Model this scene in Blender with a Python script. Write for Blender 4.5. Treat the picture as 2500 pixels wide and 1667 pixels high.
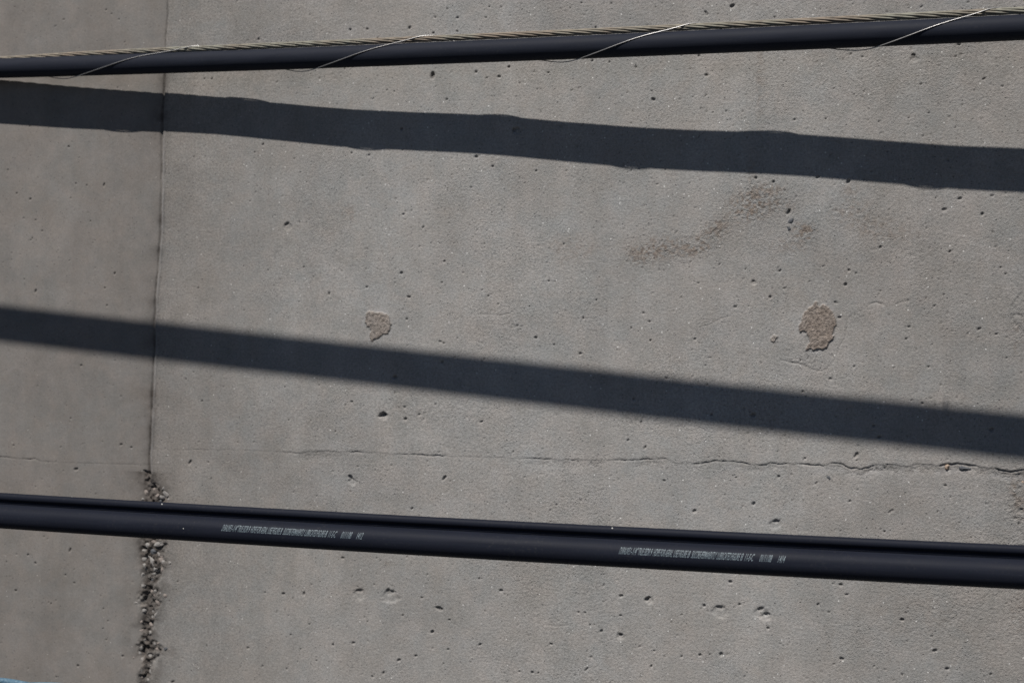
import bpy, bmesh, math, random
import numpy as np
from mathutils import Vector, Matrix

for o in list(bpy.data.objects):
    bpy.data.objects.remove(o, do_unlink=True)
scene = bpy.context.scene
col = scene.collection
random.seed(7)

# ------------------------------------------------------------ camera
YAW = math.radians(18.0)
FPX = 2500 * 50 / 36.0
D0 = 2.57
CZ = 4.0
CAM = np.array([D0 * math.sin(YAW), -D0 * math.cos(YAW), CZ])
FWD = np.array([-math.sin(YAW), math.cos(YAW), 0.0])
RGT = np.array([math.cos(YAW), math.sin(YAW), 0.0])
cam_data = bpy.data.cameras.new("camera")
cam_data.lens = 50
cam_data.sensor_width = 36
cam_data.clip_start = 0.05
cam_data.clip_end = 3000
cam_data.dof.use_dof = True
cam_data.dof.focus_distance = 2.30
cam_data.dof.aperture_fstop = 4.5
cam = bpy.data.objects.new("camera", cam_data)
col.objects.link(cam)
cam.location = Vector(CAM)
cam.rotation_euler = (math.radians(90), 0, YAW)
scene.camera = cam

# ------------------------------------------------------------ sky and sun
SUN = np.array([0.26, 1.0, -1.56])          # direction the light travels
SUNN = SUN / np.linalg.norm(SUN)
sun_el = math.asin(-SUNN[2])
world = bpy.data.worlds.new("World")
scene.world = world
world.use_nodes = True
wn = world.node_tree.nodes
wn.clear()
wo = wn.new('ShaderNodeOutputWorld')
bg = wn.new('ShaderNodeBackground')
sky = wn.new('ShaderNodeTexSky')
sky.sky_type = 'NISHITA'
sky.sun_disc = False
sky.sun_elevation = sun_el
sky.sun_rotation = math.atan2(-SUNN[0], -SUNN[1])
sky.altitude = 4500
sky.air_density = 0.75
sky.dust_density = 0.05
bg.inputs['Strength'].default_value = 0.05
world.node_tree.links.new(sky.outputs[0], bg.inputs['Color'])
world.node_tree.links.new(bg.outputs[0], wo.inputs['Surface'])
sl = bpy.data.lights.new("sun", 'SUN')
sl.energy = 5.0
sl.angle = math.radians(0.65)
sl.color = (1.0, 0.955, 0.905)
sun = bpy.data.objects.new("sun", sl)
col.objects.link(sun)
sun.rotation_euler = Vector(-SUNN).to_track_quat('Z', 'Y').to_euler()
sun.location = (-1, -4, 9)
scene.view_settings.view_transform = 'Standard'
scene.view_settings.look = 'None'
scene.view_settings.exposure = 0.0
scene.view_settings.gamma = 1.0
scene.view_settings.use_curve_mapping = False

# ------------------------------------------------------------ geometry helpers
def at(u, v, y=0.0):
    """point on the plane Y=y seen in the direction of photo position u, v"""
    d = FWD * FPX + RGT * (u - 1250.0) + np.array([0, 0, -(v - 833.5)])
    t = (y - CAM[1]) / d[1]
    return CAM + d * t

def proj(p):
    q = np.asarray(p) - CAM
    z = q @ FWD
    return 1250 + FPX * (q @ RGT) / z, 833.5 - FPX * q[2] / z

def tag(o, label=None, cat=None, group=None, kind=None):
    if label: o['label'] = label
    if cat: o['category'] = cat
    if group: o['group'] = group
    if kind: o['kind'] = kind
    return o

def empty(name, loc):
    e = bpy.data.objects.new(name, None)
    e.empty_display_size = 0.1
    e.location = Vector(loc)
    col.objects.link(e)
    return e

def link(name, me, mat, parent=None):
    o = bpy.data.objects.new(name, me)
    if mat is not None and len(me.materials) == 0:
        me.materials.append(mat)
    col.objects.link(o)
    if parent is not None:
        o.parent = parent
        # meshes are built in world coordinates: cancel the parents' offset
        loc = Vector((0, 0, 0)); p = parent
        while p is not None:
            loc -= p.location; p = p.parent
        o.location = loc
    return o

def mesh_np(name, verts, faces, smooth=True):
    """verts Nx3, faces Mx4 (or Mx3) arrays"""
    verts = np.asarray(verts, dtype=np.float32); faces = np.asarray(faces, dtype=np.int32)
    me = bpy.data.meshes.new(name)
    n, m, k = len(verts), len(faces), faces.shape[1]
    me.vertices.add(n); me.vertices.foreach_set('co', verts.ravel())
    me.loops.add(m * k); me.loops.foreach_set('vertex_index', faces.ravel())
    me.polygons.add(m)
    me.polygons.foreach_set('loop_start', np.arange(0, m * k, k, dtype=np.int32))
    me.polygons.foreach_set('loop_total', np.full(m, k, dtype=np.int32))
    if smooth:
        me.polygons.foreach_set('use_smooth', np.ones(m, dtype=bool))
    me.update(calc_edges=True)
    return me

def frames(path):
    """tangent, 'up' and 'back' vectors along a near-horizontal path"""
    T = np.gradient(path, axis=0)
    T /= np.linalg.norm(T, axis=1)[:, None]
    up = np.array([0, 0, 1.0]) - T * T[:, 2:3]
    up /= np.linalg.norm(up, axis=1)[:, None]
    back = np.cross(up, T)                       # towards the wall for T = +x
    return T, up, back

def tube(name, path, rad, n=12, caps=True):
    path = np.asarray(path, dtype=float)
    T, up, back = frames(path)
    rad = np.broadcast_to(np.asarray(rad, dtype=float), (len(path),))
    a = np.linspace(0, 2 * math.pi, n, endpoint=False)
    V = (path[:, None, :] + rad[:, None, None] *
         (np.cos(a)[None, :, None] * up[:, None, :] + np.sin(a)[None, :, None] * back[:, None, :])).reshape(-1, 3)
    m = len(path)
    i = np.arange(m - 1)[:, None] * n; j = np.arange(n)[None, :]; j2 = (j + 1) % n
    F = np.stack([i + j, i + n + j, i + n + j2, i + j2], axis=-1).reshape(-1, 4)
    me = mesh_np(name, V, F)
    if caps:
        bm = bmesh.new(); bm.from_mesh(me); bm.verts.ensure_lookup_table()
        bm.faces.new([bm.verts[k] for k in range(n)])
        bm.faces.new([bm.verts[(m - 1) * n + k] for k in reversed(range(n))])
        bmesh.ops.recalc_face_normals(bm, faces=bm.faces)
        bm.to_mesh(me); bm.free()
    return me

rng = np.random.default_rng(11)
_lat = {}
def vnoise(x, z, cell, seed=0):
    """smooth value noise in -1..1"""
    key = seed
    if key not in _lat:
        _lat[key] = np.random.default_rng(1000 + seed).uniform(-1, 1, (512, 512)).astype(np.float32)
    L = _lat[key]
    fx = x / cell; fz = z / cell
    ix = np.floor(fx).astype(np.int64); iz = np.floor(fz).astype(np.int64)
    tx = (fx - ix).astype(np.float32); tz = (fz - iz).astype(np.float32)
    tx = tx * tx * (3 - 2 * tx); tz = tz * tz * (3 - 2 * tz)
    a = L[ix & 511, iz & 511]; b = L[(ix + 1) & 511, iz & 511]
    c = L[ix & 511, (iz + 1) & 511]; d = L[(ix + 1) & 511, (iz + 1) & 511]
    return (a * (1 - tx) + b * tx) * (1 - tz) + (c * (1 - tx) + d * tx) * tz

def fbm(x, z, cell, octs=4, seed=0, gain=0.55):
    s = 0; amp = 1; tot = 0
    for k in range(octs):
        s = s + amp * vnoise(x + 13.7 * k, z + 7.3 * k, cell / 2 ** k, seed + k)
        tot += amp; amp *= gain
    return s / tot

def sstep(x, a, b):
    t = np.clip((x - a) / (b - a), 0, 1)
    return t * t * (3 - 2 * t)

# ------------------------------------------------------------ materials
def new_mat(name):
    m = bpy.data.materials.new(name); m.use_nodes = True
    nt = m.node_tree; b = nt.nodes['Principled BSDF']
    return m, nt, b

def N(nt, kind, **kw):
    n = nt.nodes.new(kind)
    for k, v in kw.items():
        if k in n.inputs: n.inputs[k].default_value = v
        else: setattr(n, k, v)
    return n

def ramp(nt, fac, stops):
    r = nt.nodes.new('ShaderNodeValToRGB')
    el = r.color_ramp.elements
    while len(el) > 1: el.remove(el[-1])
    el[0].position = stops[0][0]; c = stops[0][1]
    el[0].color = (c, c, c, 1) if isinstance(c, float) else (*c, 1)
    for p, c in stops[1:]:
        e = el.new(p); e.color = (c, c, c, 1) if isinstance(c, float) else (*c, 1)
    nt.links.new(fac, r.inputs[0])
    return r.outputs[0]

def mixc(nt, fac, a, b, blend='MIX'):
    m = nt.nodes.new('ShaderNodeMix'); m.data_type = 'RGBA'; m.blend_type = blend
    for sock, val in ((m.inputs[0], fac), (m.inputs[6], a), (m.inputs[7], b)):
        if isinstance(val, (int, float)): sock.default_value = val
        elif isinstance(val, tuple): sock.default_value = (*val, 1)
        else: nt.links.new(val, sock)
    return m.outputs[2]

def math_n(nt, op, a, b=None, c=None):
    m = nt.nodes.new('ShaderNodeMath'); m.operation = op
    for k, val in enumerate((a, b, c)):
        if val is None: continue
        if isinstance(val, (int, float)): m.inputs[k].default_value = val
        else: nt.links.new(val, m.inputs[k])
    return m.outputs[0]

def noise(nt, vec, scale, detail=4, rough=0.55, dist=0.0):
    n = N(nt, 'ShaderNodeTexNoise'); n.inputs['Scale'].default_value = scale
    n.inputs['Detail'].default_value = detail; n.inputs['Roughness'].default_value = rough
    n.inputs['Distortion'].default_value = dist
    nt.links.new(vec, n.inputs['Vector'])
    return n.outputs[0]

def concrete_mat(name, base_a, base_b, rough_k, grain_k):
    m, nt, b = new_mat(name)
    g = N(nt, 'ShaderNodeNewGeometry').outputs['Position']
    big = noise(nt, g, 5.0, 4, 0.6, 0.3)
    stm = N(nt, 'ShaderNodeMapping'); stm.inputs['Scale'].default_value = (1.0, 1.0, 0.07)
    nt.links.new(g, stm.inputs['Vector'])
    streak = noise(nt, stm.outputs[0], 22.0, 5, 0.6)
    cloud = noise(nt, g, 12.0, 6, 0.68, 0.8)
    mid = noise(nt, g, 26.0, 5, 0.62, 0.4)
    fine = noise(nt, g, 230.0, 4, 0.6)
    grit = noise(nt, g, 620.0, 2, 0.6)
    c = mixc(nt, ramp(nt, big, [(0.38, 0.0), (0.62, 1.0)]), base_a, base_b)
    c = mixc(nt, ramp(nt, mid, [(0.40, 0.0), (0.66, 0.45)]), c, (0.300, 0.272, 0.250))
    c = mixc(nt, 0.75, c, ramp(nt, mid, [(0.3, 0.44), (0.7, 0.56)]), 'SOFT_LIGHT')
    c = mixc(nt, 0.85, c, ramp(nt, fine, [(0.25, 0.5 - 0.13 * grain_k), (0.75, 0.5 + 0.13 * grain_k)]), 'OVERLAY')
    c = mixc(nt, 0.8, c, ramp(nt, grit, [(0.2, 0.5 - 0.17 * grain_k), (0.8, 0.5 + 0.16 * grain_k)]), 'OVERLAY')
    c = mixc(nt, 0.35, c, ramp(nt, streak, [(0.3, 0.42), (0.7, 0.58)]), 'OVERLAY')
    c = mixc(nt, 0.7, c, ramp(nt, cloud, [(0.3, (0.435, 0.43, 0.42)), (0.7, (0.56, 0.562, 0.57))]), 'OVERLAY')
    c = mixc(nt, 0.8, c, ramp(nt, noise(nt, g, 3.3, 5, 0.62, 1.0), [(0.3, 0.45), (0.7, 0.55)]), 'OVERLAY')
    # dark sand grains and rare mica glints painted as pale dots
    vo = N(nt, 'ShaderNodeTexVoronoi', feature='F1'); vo.inputs['Scale'].default_value = 210.0
    nt.links.new(g, vo.inputs['Vector'])
    sep = N(nt, 'ShaderNodeSeparateColor'); nt.links.new(vo.outputs['Color'], sep.inputs[0])
    dot = ramp(nt, vo.outputs['Distance'], [(0.16, 1.0), (0.30, 0.0)])
    darkg = math_n(nt, 'MULTIPLY', dot, ramp(nt, sep.outputs[0], [(0.925, 0.0), (0.94, 0.6)]))
    c = mixc(nt, darkg, c, (0.07, 0.07, 0.075))
    mica_glint = math_n(nt, 'MULTIPLY', dot, ramp(nt, sep.outputs[1], [(0.995, 0.0), (0.996, 0.8)]))
    c = mixc(nt, mica_glint, c, (0.80, 0.80, 0.78))
    # painted-in attributes of the geometry: sandy scars, grime with pit shade, pale laitance, lens vignette
    at_s = N(nt, 'ShaderNodeAttribute', attribute_name='sandy').outputs['Fac']
    at_d = N(nt, 'ShaderNodeAttribute', attribute_name='grime_shade').outputs['Fac']
    at_p = N(nt, 'ShaderNodeAttribute', attribute_name='pale').outputs['Fac']
    sand_c = mixc(nt, ramp(nt, fine, [(0.35, 0.0), (0.65, 1.0)]), (0.145, 0.117, 0.097), (0.315, 0.262, 0.222))
    c = mixc(nt, at_s, c, sand_c)
    c = mixc(nt, at_p, c, (0.40, 0.40, 0.405))
    gfac = math_n(nt, 'MULTIPLY', at_d, ramp(nt, noise(nt, g, 70.0, 4, 0.65), [(0.25, 0.5), (0.6, 1.0)]))
    c = mixc(nt, gfac, c, (0.075, 0.066, 0.060))
    at_t = N(nt, 'ShaderNodeAttribute', attribute_name='vignette_tone').outputs['Fac']
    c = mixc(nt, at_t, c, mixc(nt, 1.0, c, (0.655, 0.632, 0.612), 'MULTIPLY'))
    rnd = noise(nt, g, 9.0, 5, 0.65, 0.5)
    c = mixc(nt, ramp(nt, rnd, [(0.45, 0.0), (0.75, 0.22)]), c, mixc(nt, 1.0, c, (0.86, 0.83, 0.80), 'MULTIPLY'))
    nt.links.new(c, b.inputs['Base Color'])
    b.inputs['Roughness'].default_value = 0.88
    b.inputs['Specular IOR Level'].default_value = 0.25
    h = math_n(nt, 'ADD', math_n(nt, 'MULTIPLY', fine, 0.0010), math_n(nt, 'MULTIPLY', grit, 0.0007))
    h = math_n(nt, 'SUBTRACT', h, math_n(nt, 'MULTIPLY', darkg, 0.0008))
    at_r = N(nt, 'ShaderNodeAttribute', attribute_name='coarse').outputs['Fac']
    k = math_n(nt, 'MULTIPLY_ADD', at_r, 1.6 * rough_k, 0.55 * rough_k)
    h = math_n(nt, 'MULTIPLY', h, k)
    bp = N(nt, 'ShaderNodeBump'); bp.inputs['Strength'].default_value = 1.0
    bp.inputs['Distance'].default_value = 1.0
    nt.links.new(h, bp.inputs['Height']); nt.links.new(bp.outputs[0], b.inputs['Normal'])
    return m

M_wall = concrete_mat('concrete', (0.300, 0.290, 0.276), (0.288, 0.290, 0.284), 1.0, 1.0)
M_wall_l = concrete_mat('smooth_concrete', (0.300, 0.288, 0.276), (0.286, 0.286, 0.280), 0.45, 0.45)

def plastic_mat(name, base, rough, stretch):
    m, nt, b = new_mat(name)
    tc = N(nt, 'ShaderNodeNewGeometry').outputs['Position']
    mp = N(nt, 'ShaderNodeMapping'); mp.inputs['Scale'].default_value = stretch
    nt.links.new(tc, mp.inputs['Vector'])
    n1 = noise(nt, mp.outputs[0], 40.0, 5, 0.6)
    n2 = noise(nt, tc, 6.0, 3, 0.5)
    c = mixc(nt, ramp(nt, n1, [(0.35, 0.0), (0.75, 0.5)]), base, tuple(x * 1.5 + 0.002 for x in base))
    dust = noise(nt, tc, 190.0, 5, 0.7)
    veil = noise(nt, tc, 9.0, 4, 0.6)
    c = mixc(nt, math_n(nt, 'MULTIPLY', ramp(nt, dust, [(0.56, 0.0), (0.72, 0.30)]), ramp(nt, veil, [(0.4, 0.15), (0.65, 1.0)])), c, (0.070, 0.068, 0.064))
    nt.links.new(c, b.inputs['Base Color'])
    r = math_n(nt, 'ADD', ramp(nt, n1, [(0.3, rough - 0.06), (0.7, rough + 0.06)]), math_n(nt, 'MULTIPLY', n2, 0.1))
    nt.links.new(r, b.inputs['Roughness'])
    b.inputs['Specular IOR Level'].default_value = 0.07
    bp = N(nt, 'ShaderNodeBump'); bp.inputs['Strength'].default_value = 0.4
    bp.inputs['Distance'].default_value = 0.0006
    nt.links.new(n1, bp.inputs['Height']); nt.links.new(bp.outputs[0], b.inputs['Normal'])
    return m
M_duct = plastic_mat('black_polyethylene', (0.0160, 0.0185, 0.0270), 0.56, (0.25, 3, 3))
M_duct2 = plastic_mat('glossy_black_polyethylene', (0.0110, 0.0130, 0.0205), 0.52, (0.2, 3, 3))

def metal_mat(name, c1, c2, c3, rough, metallic, scale):
    m, nt, b = new_mat(name)
    g = N(nt, 'ShaderNodeNewGeometry').outputs['Position']
    n1 = noise(nt, g, scale, 4, 0.6); n2 = noise(nt, g, scale * 9, 4, 0.65)
    c = mixc(nt, ramp(nt, n1, [(0.42, 0.0), (0.60, 1.0)]), c1, c2)
    c = mixc(nt, ramp(nt, n2, [(0.45, 0.0), (0.7, 0.8)]), c, c3)
    nt.links.new(c, b.inputs['Base Color'])
    b.inputs['Roughness'].default_value = rough
    b.inputs['Metallic'].default_value = metallic
    return m
M_strand = metal_mat('weathered_galvanised_strand', (0.23, 0.225, 0.185), (0.225, 0.185, 0.145), (0.12, 0.105, 0.085), 0.75, 0.15, 7.0)
M_lash = metal_mat('bright_lashing_wire', (0.42, 0.415, 0.41), (0.36, 0.355, 0.35), (0.28, 0.275, 0.27), 0.42, 0.9, 9.0)
M_blue = metal_mat('pale_blue_sheath', (0.09, 0.165, 0.225), (0.06, 0.125, 0.185), (0.17, 0.25, 0.30), 0.40, 0.0, 30.0)
M_ink = metal_mat('pale_printed_ink', (0.17, 0.215, 0.24), (0.12, 0.16, 0.185), (0.06, 0.08, 0.10), 0.6, 0.0, 120.0)
M_fleck = metal_mat('white_paint', (0.6, 0.6, 0.56), (0.5, 0.5, 0.47), (0.4, 0.4, 0.36), 0.7, 0.0, 100.0)
M_darkstone = metal_mat('dark_basalt', (0.075, 0.080, 0.090), (0.055, 0.06, 0.068), (0.14, 0.145, 0.15), 0.8, 0.0, 90.0)
M_orange = metal_mat('orange_feldspar', (0.33, 0.265, 0.21), (0.29, 0.22, 0.17), (0.48, 0.36, 0.26), 0.8, 0.0, 90.0)
M_stone = metal_mat('mortar_coated_aggregate', (0.27, 0.255, 0.24), (0.25, 0.242, 0.232), (0.18, 0.165, 0.15), 0.9, 0.0, 60.0)
M_stone_p = metal_mat('pinkish_aggregate', (0.27, 0.232, 0.208), (0.24, 0.208, 0.188), (0.16, 0.14, 0.125), 0.9, 0.0, 60.0)

# ------------------------------------------------------------ ground (far below the frame)
def ground_mat():
    m, nt, b = new_mat('ground_asphalt')
    g = N(nt, 'ShaderNodeNewGeometry').outputs['Position']
    c = mixc(nt, ramp(nt, noise(nt, g, 1.2, 6, 0.65), [(0.35, 0.0), (0.65, 1.0)]), (0.034, 0.034, 0.033), (0.055, 0.054, 0.052))
    nt.links.new(c, b.inputs['Base Color']); b.inputs['Roughness'].default_value = 0.95
    return m
gs = 600.0
gme = mesh_np('ground', [(-gs, -gs, 0), (gs, -gs, 0), (gs, gs, 0), (-gs, gs, 0)], [(0, 1, 2, 3)], False)
tag(link('ground', gme, ground_mat()), kind='structure')

# ------------------------------------------------------------ the concrete wall
def poly(pts):
    return np.array([at(u, v)[[0, 2]] for u, v in pts])

JOINT = poly([(413, -160), (410, 0), (405, 90), (402, 180), (398, 260), (395, 335), (393, 450), (391, 560), (385, 650), (378, 730),
              (375, 870), (369, 1000), (364, 1107), (365, 1180), (362, 1260), (352, 1340), (356, 1400), (362, 1450), (357, 1500),
              (352, 1560), (351, 1610), (346, 1667), (342, 1800)])
def jit(pts, amp, seed):
    r = random.Random(seed); out = []
    for (a, b) in zip(pts[:-1], pts[1:]):
        n = max(1, int(math.hypot(b[0] - a[0], b[1] - a[1]) / 9))
        for k in range(n):
            t = k / n
            out.append((a[0] + (b[0] - a[0]) * t + r.uniform(-.35, .35) * amp, a[1] + (b[1] - a[1]) * t + r.uniform(-1, 1) * amp))
    out.append(pts[-1]); return out
SEAM_R = poly(jit([(366, 1095), (430, 1098)], 0.4, 1)[:-1] + jit([(430, 1098), (560, 1098), (620, 1100), (700, 1104)], 0.5, 1)[:-1] +
              jit([(700, 1104), (730, 1107), (770, 1102), (830, 1103), (900, 1103), (960, 1107), (1050, 1112), (1110, 1113)], 1.4, 2)[:-1] +
              jit([(1110, 1113), (1150, 1116), (1300, 1120)], 0.4, 3)[:-1] +
              jit([(1300, 1120), (1400, 1123), (1560, 1124), (1580, 1119), (1600, 1122), (1625, 1119), (1645, 1129), (1700, 1131), (1728, 1130),
                   (1735, 1126), (1790, 1128), (1830, 1132), (1855, 1136), (1870, 1135), (1880, 1130), (1910, 1133), (1960, 1133), (2010, 1137),
                   (2025, 1129), (2055, 1132), (2070, 1141), (2100, 1145), (2120, 1143), (2132, 1135), (2160, 1133), (2200, 1137), (2225, 1139),
                   (2240, 1132), (2260, 1133), (2290, 1138), (2315, 1133), (2345, 1133), (2380, 1138), (2420, 1144), (2445, 1147), (2475, 1152),
                   (2500, 1146), (2700, 1152)], 1.6, 4))
SEAM_L = poly(jit([(-250, 1103), (-100, 1110), (0, 1115), (20, 1118), (40, 1117), (60, 1121), (85, 1119), (100, 1126)], 1.4, 5)[:-1] +
              jit([(100, 1126), (200, 1131), (300, 1133), (366, 1135)], 0.3, 6))
jo = np.argsort(-JOINT[:, 1]); JOINT = JOINT[jo]

# rectilinear grid, fine where the frame looks, coarse beyond
PITCH = 0.00150
xl, xr = at(-60, 1700)[0], at(2560, 1700)[0]
zt, zb = at(0, -50)[2], at(0, 1720)[2]
def axis(lo, hi, pitch, far_lo, far_hi):
    core = np.arange(lo, hi, pitch)
    def grow(start, end, s):
        out = []; p = start; st = pitch
        while (end - p) * s > 0:
            st = min(st * 1.35, 0.12); p += st * s; out.append(p)
        return out
    return np.array(grow(core[0], far_lo, -1)[::-1] + list(core) + grow(core[-1], far_hi, 1))
gx = axis(xl, xr, PITCH, -5.0, 4.5)
gz = axis(zb, zt, PITCH, 0.0, 7.0)
gz[0] = -0.05
X, Z = np.meshgrid(gx, gz, indexing='ij')
shape = X.shape
H = np.zeros(shape, np.float32)          # metres, positive = out of the wall towards the camera
SAND = np.zeros(shape, np.float32); GRIME_SHADE = np.zeros(shape, np.float32)
PALE = np.zeros(shape, np.float32); COARSE = np.zeros(shape, np.float32)

jx = np.interp(Z, JOINT[::-1, 1], JOINT[::-1, 0])
jxn = jx + 0.0011 * fbm(Z, Z * 0, 0.02, 3, 40)
DJ = X - jxn                              # signed distance to the vertical joint
LEFT = DJ < 0
sv = np.where(X < np.interp(Z, JOINT[::-1, 1], JOINT[::-1, 0]),
              np.interp(X, SEAM_L[:, 0], SEAM_L[:, 1]), np.interp(X, SEAM_R[:, 0], SEAM_R[:, 1]))
DS = Z - sv                               # + above the seam

# photo coordinates of feature anchors are turned into wall metres once
def P(u, v): 
    p = at(u, v); return p[0], p[2]
def pxsize(u):                            # metres per photo pixel on the wall near u
    return abs(at(u + 5, 800)[0] - at(u - 5, 800)[0]) / 10
def blob(u, v, ru, rv, rot=0.0):
    x0, z0 = P(u, v); s = pxsize(u)
    dx = X - x0; dz = Z - z0; c, q = math.cos(rot), math.sin(rot)
    a = (dx * c + dz * q) / (ru * s); b = (-dx * q + dz * c) / (rv * s)
    return np.exp(-(a * a + b * b))

n_lo = fbm(X, Z, 0.35, 3, 1); n_mid = fbm(X, Z, 0.05, 4, 5); n_fi = fbm(X, Z, 0.009, 3, 12)
n_gr = vnoise(X, Z, 0.0032, 20)
rightness = sstep(X, P(500, 800)[0], P(1500, 800)[0])
COARSE += 0.10 + 0.28 * rightness + 0.34 * sstep(fbm(X, Z, 0.12, 3, 30), 0.0, 0.5) * sstep(X, P(420, 0)[0], P(700, 0)[0])
COARSE = np.where(LEFT, COARSE * 0.45, COARSE)
H += 0.0012 * n_lo + 0.00030 * n_mid
H += np.where(LEFT, 0.00005, 0.00012) * n_fi + (0.00004 + 0.00011 * COARSE) * n_gr * (0.6 + 0.6 * vnoise(X, Z, 0.03, 21))
# broad faint blemishes
GRIME_SHADE += 0.10 * sstep(fbm(X, Z, 0.22, 4, 50), 0.05, 0.6)
VIGNETTE = np.clip(1 - sstep(X + 0.10 * fbm(X, Z, 0.3, 3, 55), P(60, 800)[0], P(1150, 800)[0]) + np.where(LEFT, 0.14, 0.0), 0, 1.2).astype(np.float32)  # lens vignette painted into the wall colour, plus a darker left panel
VIGNETTE = np.maximum(VIGNETTE, 0.35 * sstep(X, P(1700, 0)[0], P(2450, 0)[0]))  # same painted falloff towards the right edge

# vertical joint: groove, raised fin on its right side, brown grime bleeding out
gw = 0.0017 + 0.0009 * vnoise(Z, Z * 0, 0.06, 61) + 0.0012 * np.exp(-((Z - P(395, 340)[1]) / 0.03) ** 2)
spall_z = Z < P(0, 1165)[1]
jamp = np.where(spall_z, 0.4, 1.0)
H -= jamp * 0.0042 * np.exp(-(DJ / gw) ** 2)
fin = (0.9 + 0.5 * vnoise(Z, Z * 0, 0.03, 62)) * sstep(-Z, -P(0, 60)[1], -P(0, 500)[1])
H += jamp * 0.0016 * fin * np.exp(-((DJ - 0.0065) / 0.0022) ** 2)
H += np.where(LEFT, -0.0012, 0.0) * sstep(np.abs(DJ), 0.0, 0.003)
jg = np.clip(0.55 + 0.7 * vnoise(Z, Z * 0, 0.09, 63) + 0.25 * vnoise(Z, Z * 0, 0.02, 64), 0.1, 1.2)
GRIME_SHADE += 0.42 * jg * np.exp(-np.abs(DJ) / 0.0040) + 0.75 * jg * (0.6 + 0.6 * sstep(fbm(X, Z, 0.04, 3, 66), -0.3, 0.3)) * np.exp(-np.abs(DJ + 0.002) / 0.015)
PALE += 0.5 * fin * np.exp(-((DJ - 0.0055) / 0.0024) ** 2) * ~spall_z

# horizontal pour seams
crk = np.clip(0.50 + 0.75 * vnoise(X, X * 0, 0.028, 70) + 0.45 * vnoise(X, X * 0, 0.008, 71), 0.03, 1.3)
ur = lambda u: P(u, 1120)[0]
strong = np.where(LEFT, 0.5 * (1 - sstep(X, ur(60), ur(130))) + 0.22,
                  0.20 + 0.65 * sstep(X, ur(660), ur(740)) * (1 - 0.8 * sstep(X, ur(1090), ur(1130)) * (1 - sstep(X, ur(1280), ur(1330)))) + 0.45 * sstep(X, ur(1500), ur(2000)))
amp = crk * strong
H -= 0.0017 * amp * np.exp(-(DS / 0.0013) ** 2)
H += 0.0006 * strong * sstep(DS, -0.001, 0.0015) * np.exp(-np.abs(DS) / 0.03)
# broken lower lip at the right part of the seam
lipm = np.where(LEFT, 0, 0.45 * sstep(vnoise(X, X * 0, 0.05, 76), 0.0, 0.4) * sstep(X, ur(700), ur(720)) + 0.6 * sstep(X, ur(2000), ur(2060))) * np.exp(-((DS + 0.0075) / 0.0065) ** 2)
H -= lipm * (0.0018 + 0.0022 * np.abs(vnoise(X, Z, 0.0045, 73)))
COARSE += 0.8 * lipm
GRIME_SHADE += 0.30 * lipm * (vnoise(X, Z, 0.008, 74) > 0) + 0.25 * amp * np.exp(-np.abs(DS) / 0.002)
PALE += 0.30 * np.where(LEFT, 0, 1) * np.exp(-((DS + 0.010) / 0.005) ** 2) * sstep(vnoise(X, X * 0, 0.05, 75), 0.1, 0.6) * sstep(X, ur(1700), ur(1800))
PALE += 0.30 * blob(625, 1092, 16, 9) + 0.22 * blob(810, 1088, 25, 10) + 0.35 * blob(352, 1030, 11, 9) + 0.2 * blob(22, 905, 18, 5, .5)

# raised sandy mortar scars
def seg_poly_sd(poly2, dil=0.0):
    """signed distance (negative inside) evaluated in a window; returns slices and field"""
    x0, x1 = poly2[:, 0].min() - 0.02, poly2[:, 0].max() + 0.02
    z0, z1 = poly2[:, 1].min() - 0.02, poly2[:, 1].max() + 0.02
    i0, i1 = np.searchsorted(gx, [x0, x1]); j0, j1 = np.searchsorted(gz, [z0, z1])
    x = X[i0:i1, j0:j1]; z = Z[i0:i1, j0:j1]
    wx = x + 0.0016 * vnoise(x, z, 0.006, 80) + 0.0010 * vnoise(x, z, 0.0028, 81)
    wz = z + 0.0016 * vnoise(x, z, 0.006, 82) + 0.0010 * vnoise(x, z, 0.0028, 83)
    d = np.full(x.shape, 1e9); ins = np.zeros(x.shape, bool)
    n = len(poly2)
    for k in range(n):
        a = poly2[k]; b = poly2[(k + 1) % n]; e = b - a
        t = np.clip(((wx - a[0]) * e[0] + (wz - a[1]) * e[1]) / (e @ e), 0, 1)
        d = np.minimum(d, np.hypot(wx - a[0] - t * e[0], wz - a[1] - t * e[1]))
        cond = ((a[1] > wz) != (b[1] > wz)) & (wx < (b[0] - a[0]) * (wz - a[1]) / (b[1] - a[1] + 1e-12) + a[0])
        ins ^= cond
    return (slice(i0, i1), slice(j0, j1)), np.where(ins, -d, d), x, z

def scar(pts, height, sand):
    S, sd, x, z = seg_poly_sd(poly(pts))
    m = sstep(-sd, -0.0004, 0.0014)
    edge = np.exp(-((sd + 0.0015) / 0.0016) ** 2)
    H[S] += m * (height + 0.0007 * vnoise(x, z, 0.0045, 85) + 0.0006 * vnoise(x, z, 0.0026, 86)) + 0.0004 * edge
    SAND[S] = np.maximum(SAND[S], sand * m * (0.85 + 0.15 * vnoise(x, z, 0.01, 87)))
    COARSE[S] += 0.8 * m
    PALE[S] += 0.22 * np.exp(-((sd - 0.0035) / 0.003) ** 2) * sstep(vnoise(x, z, 0.02, 88), -0.2, 0.5)

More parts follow.
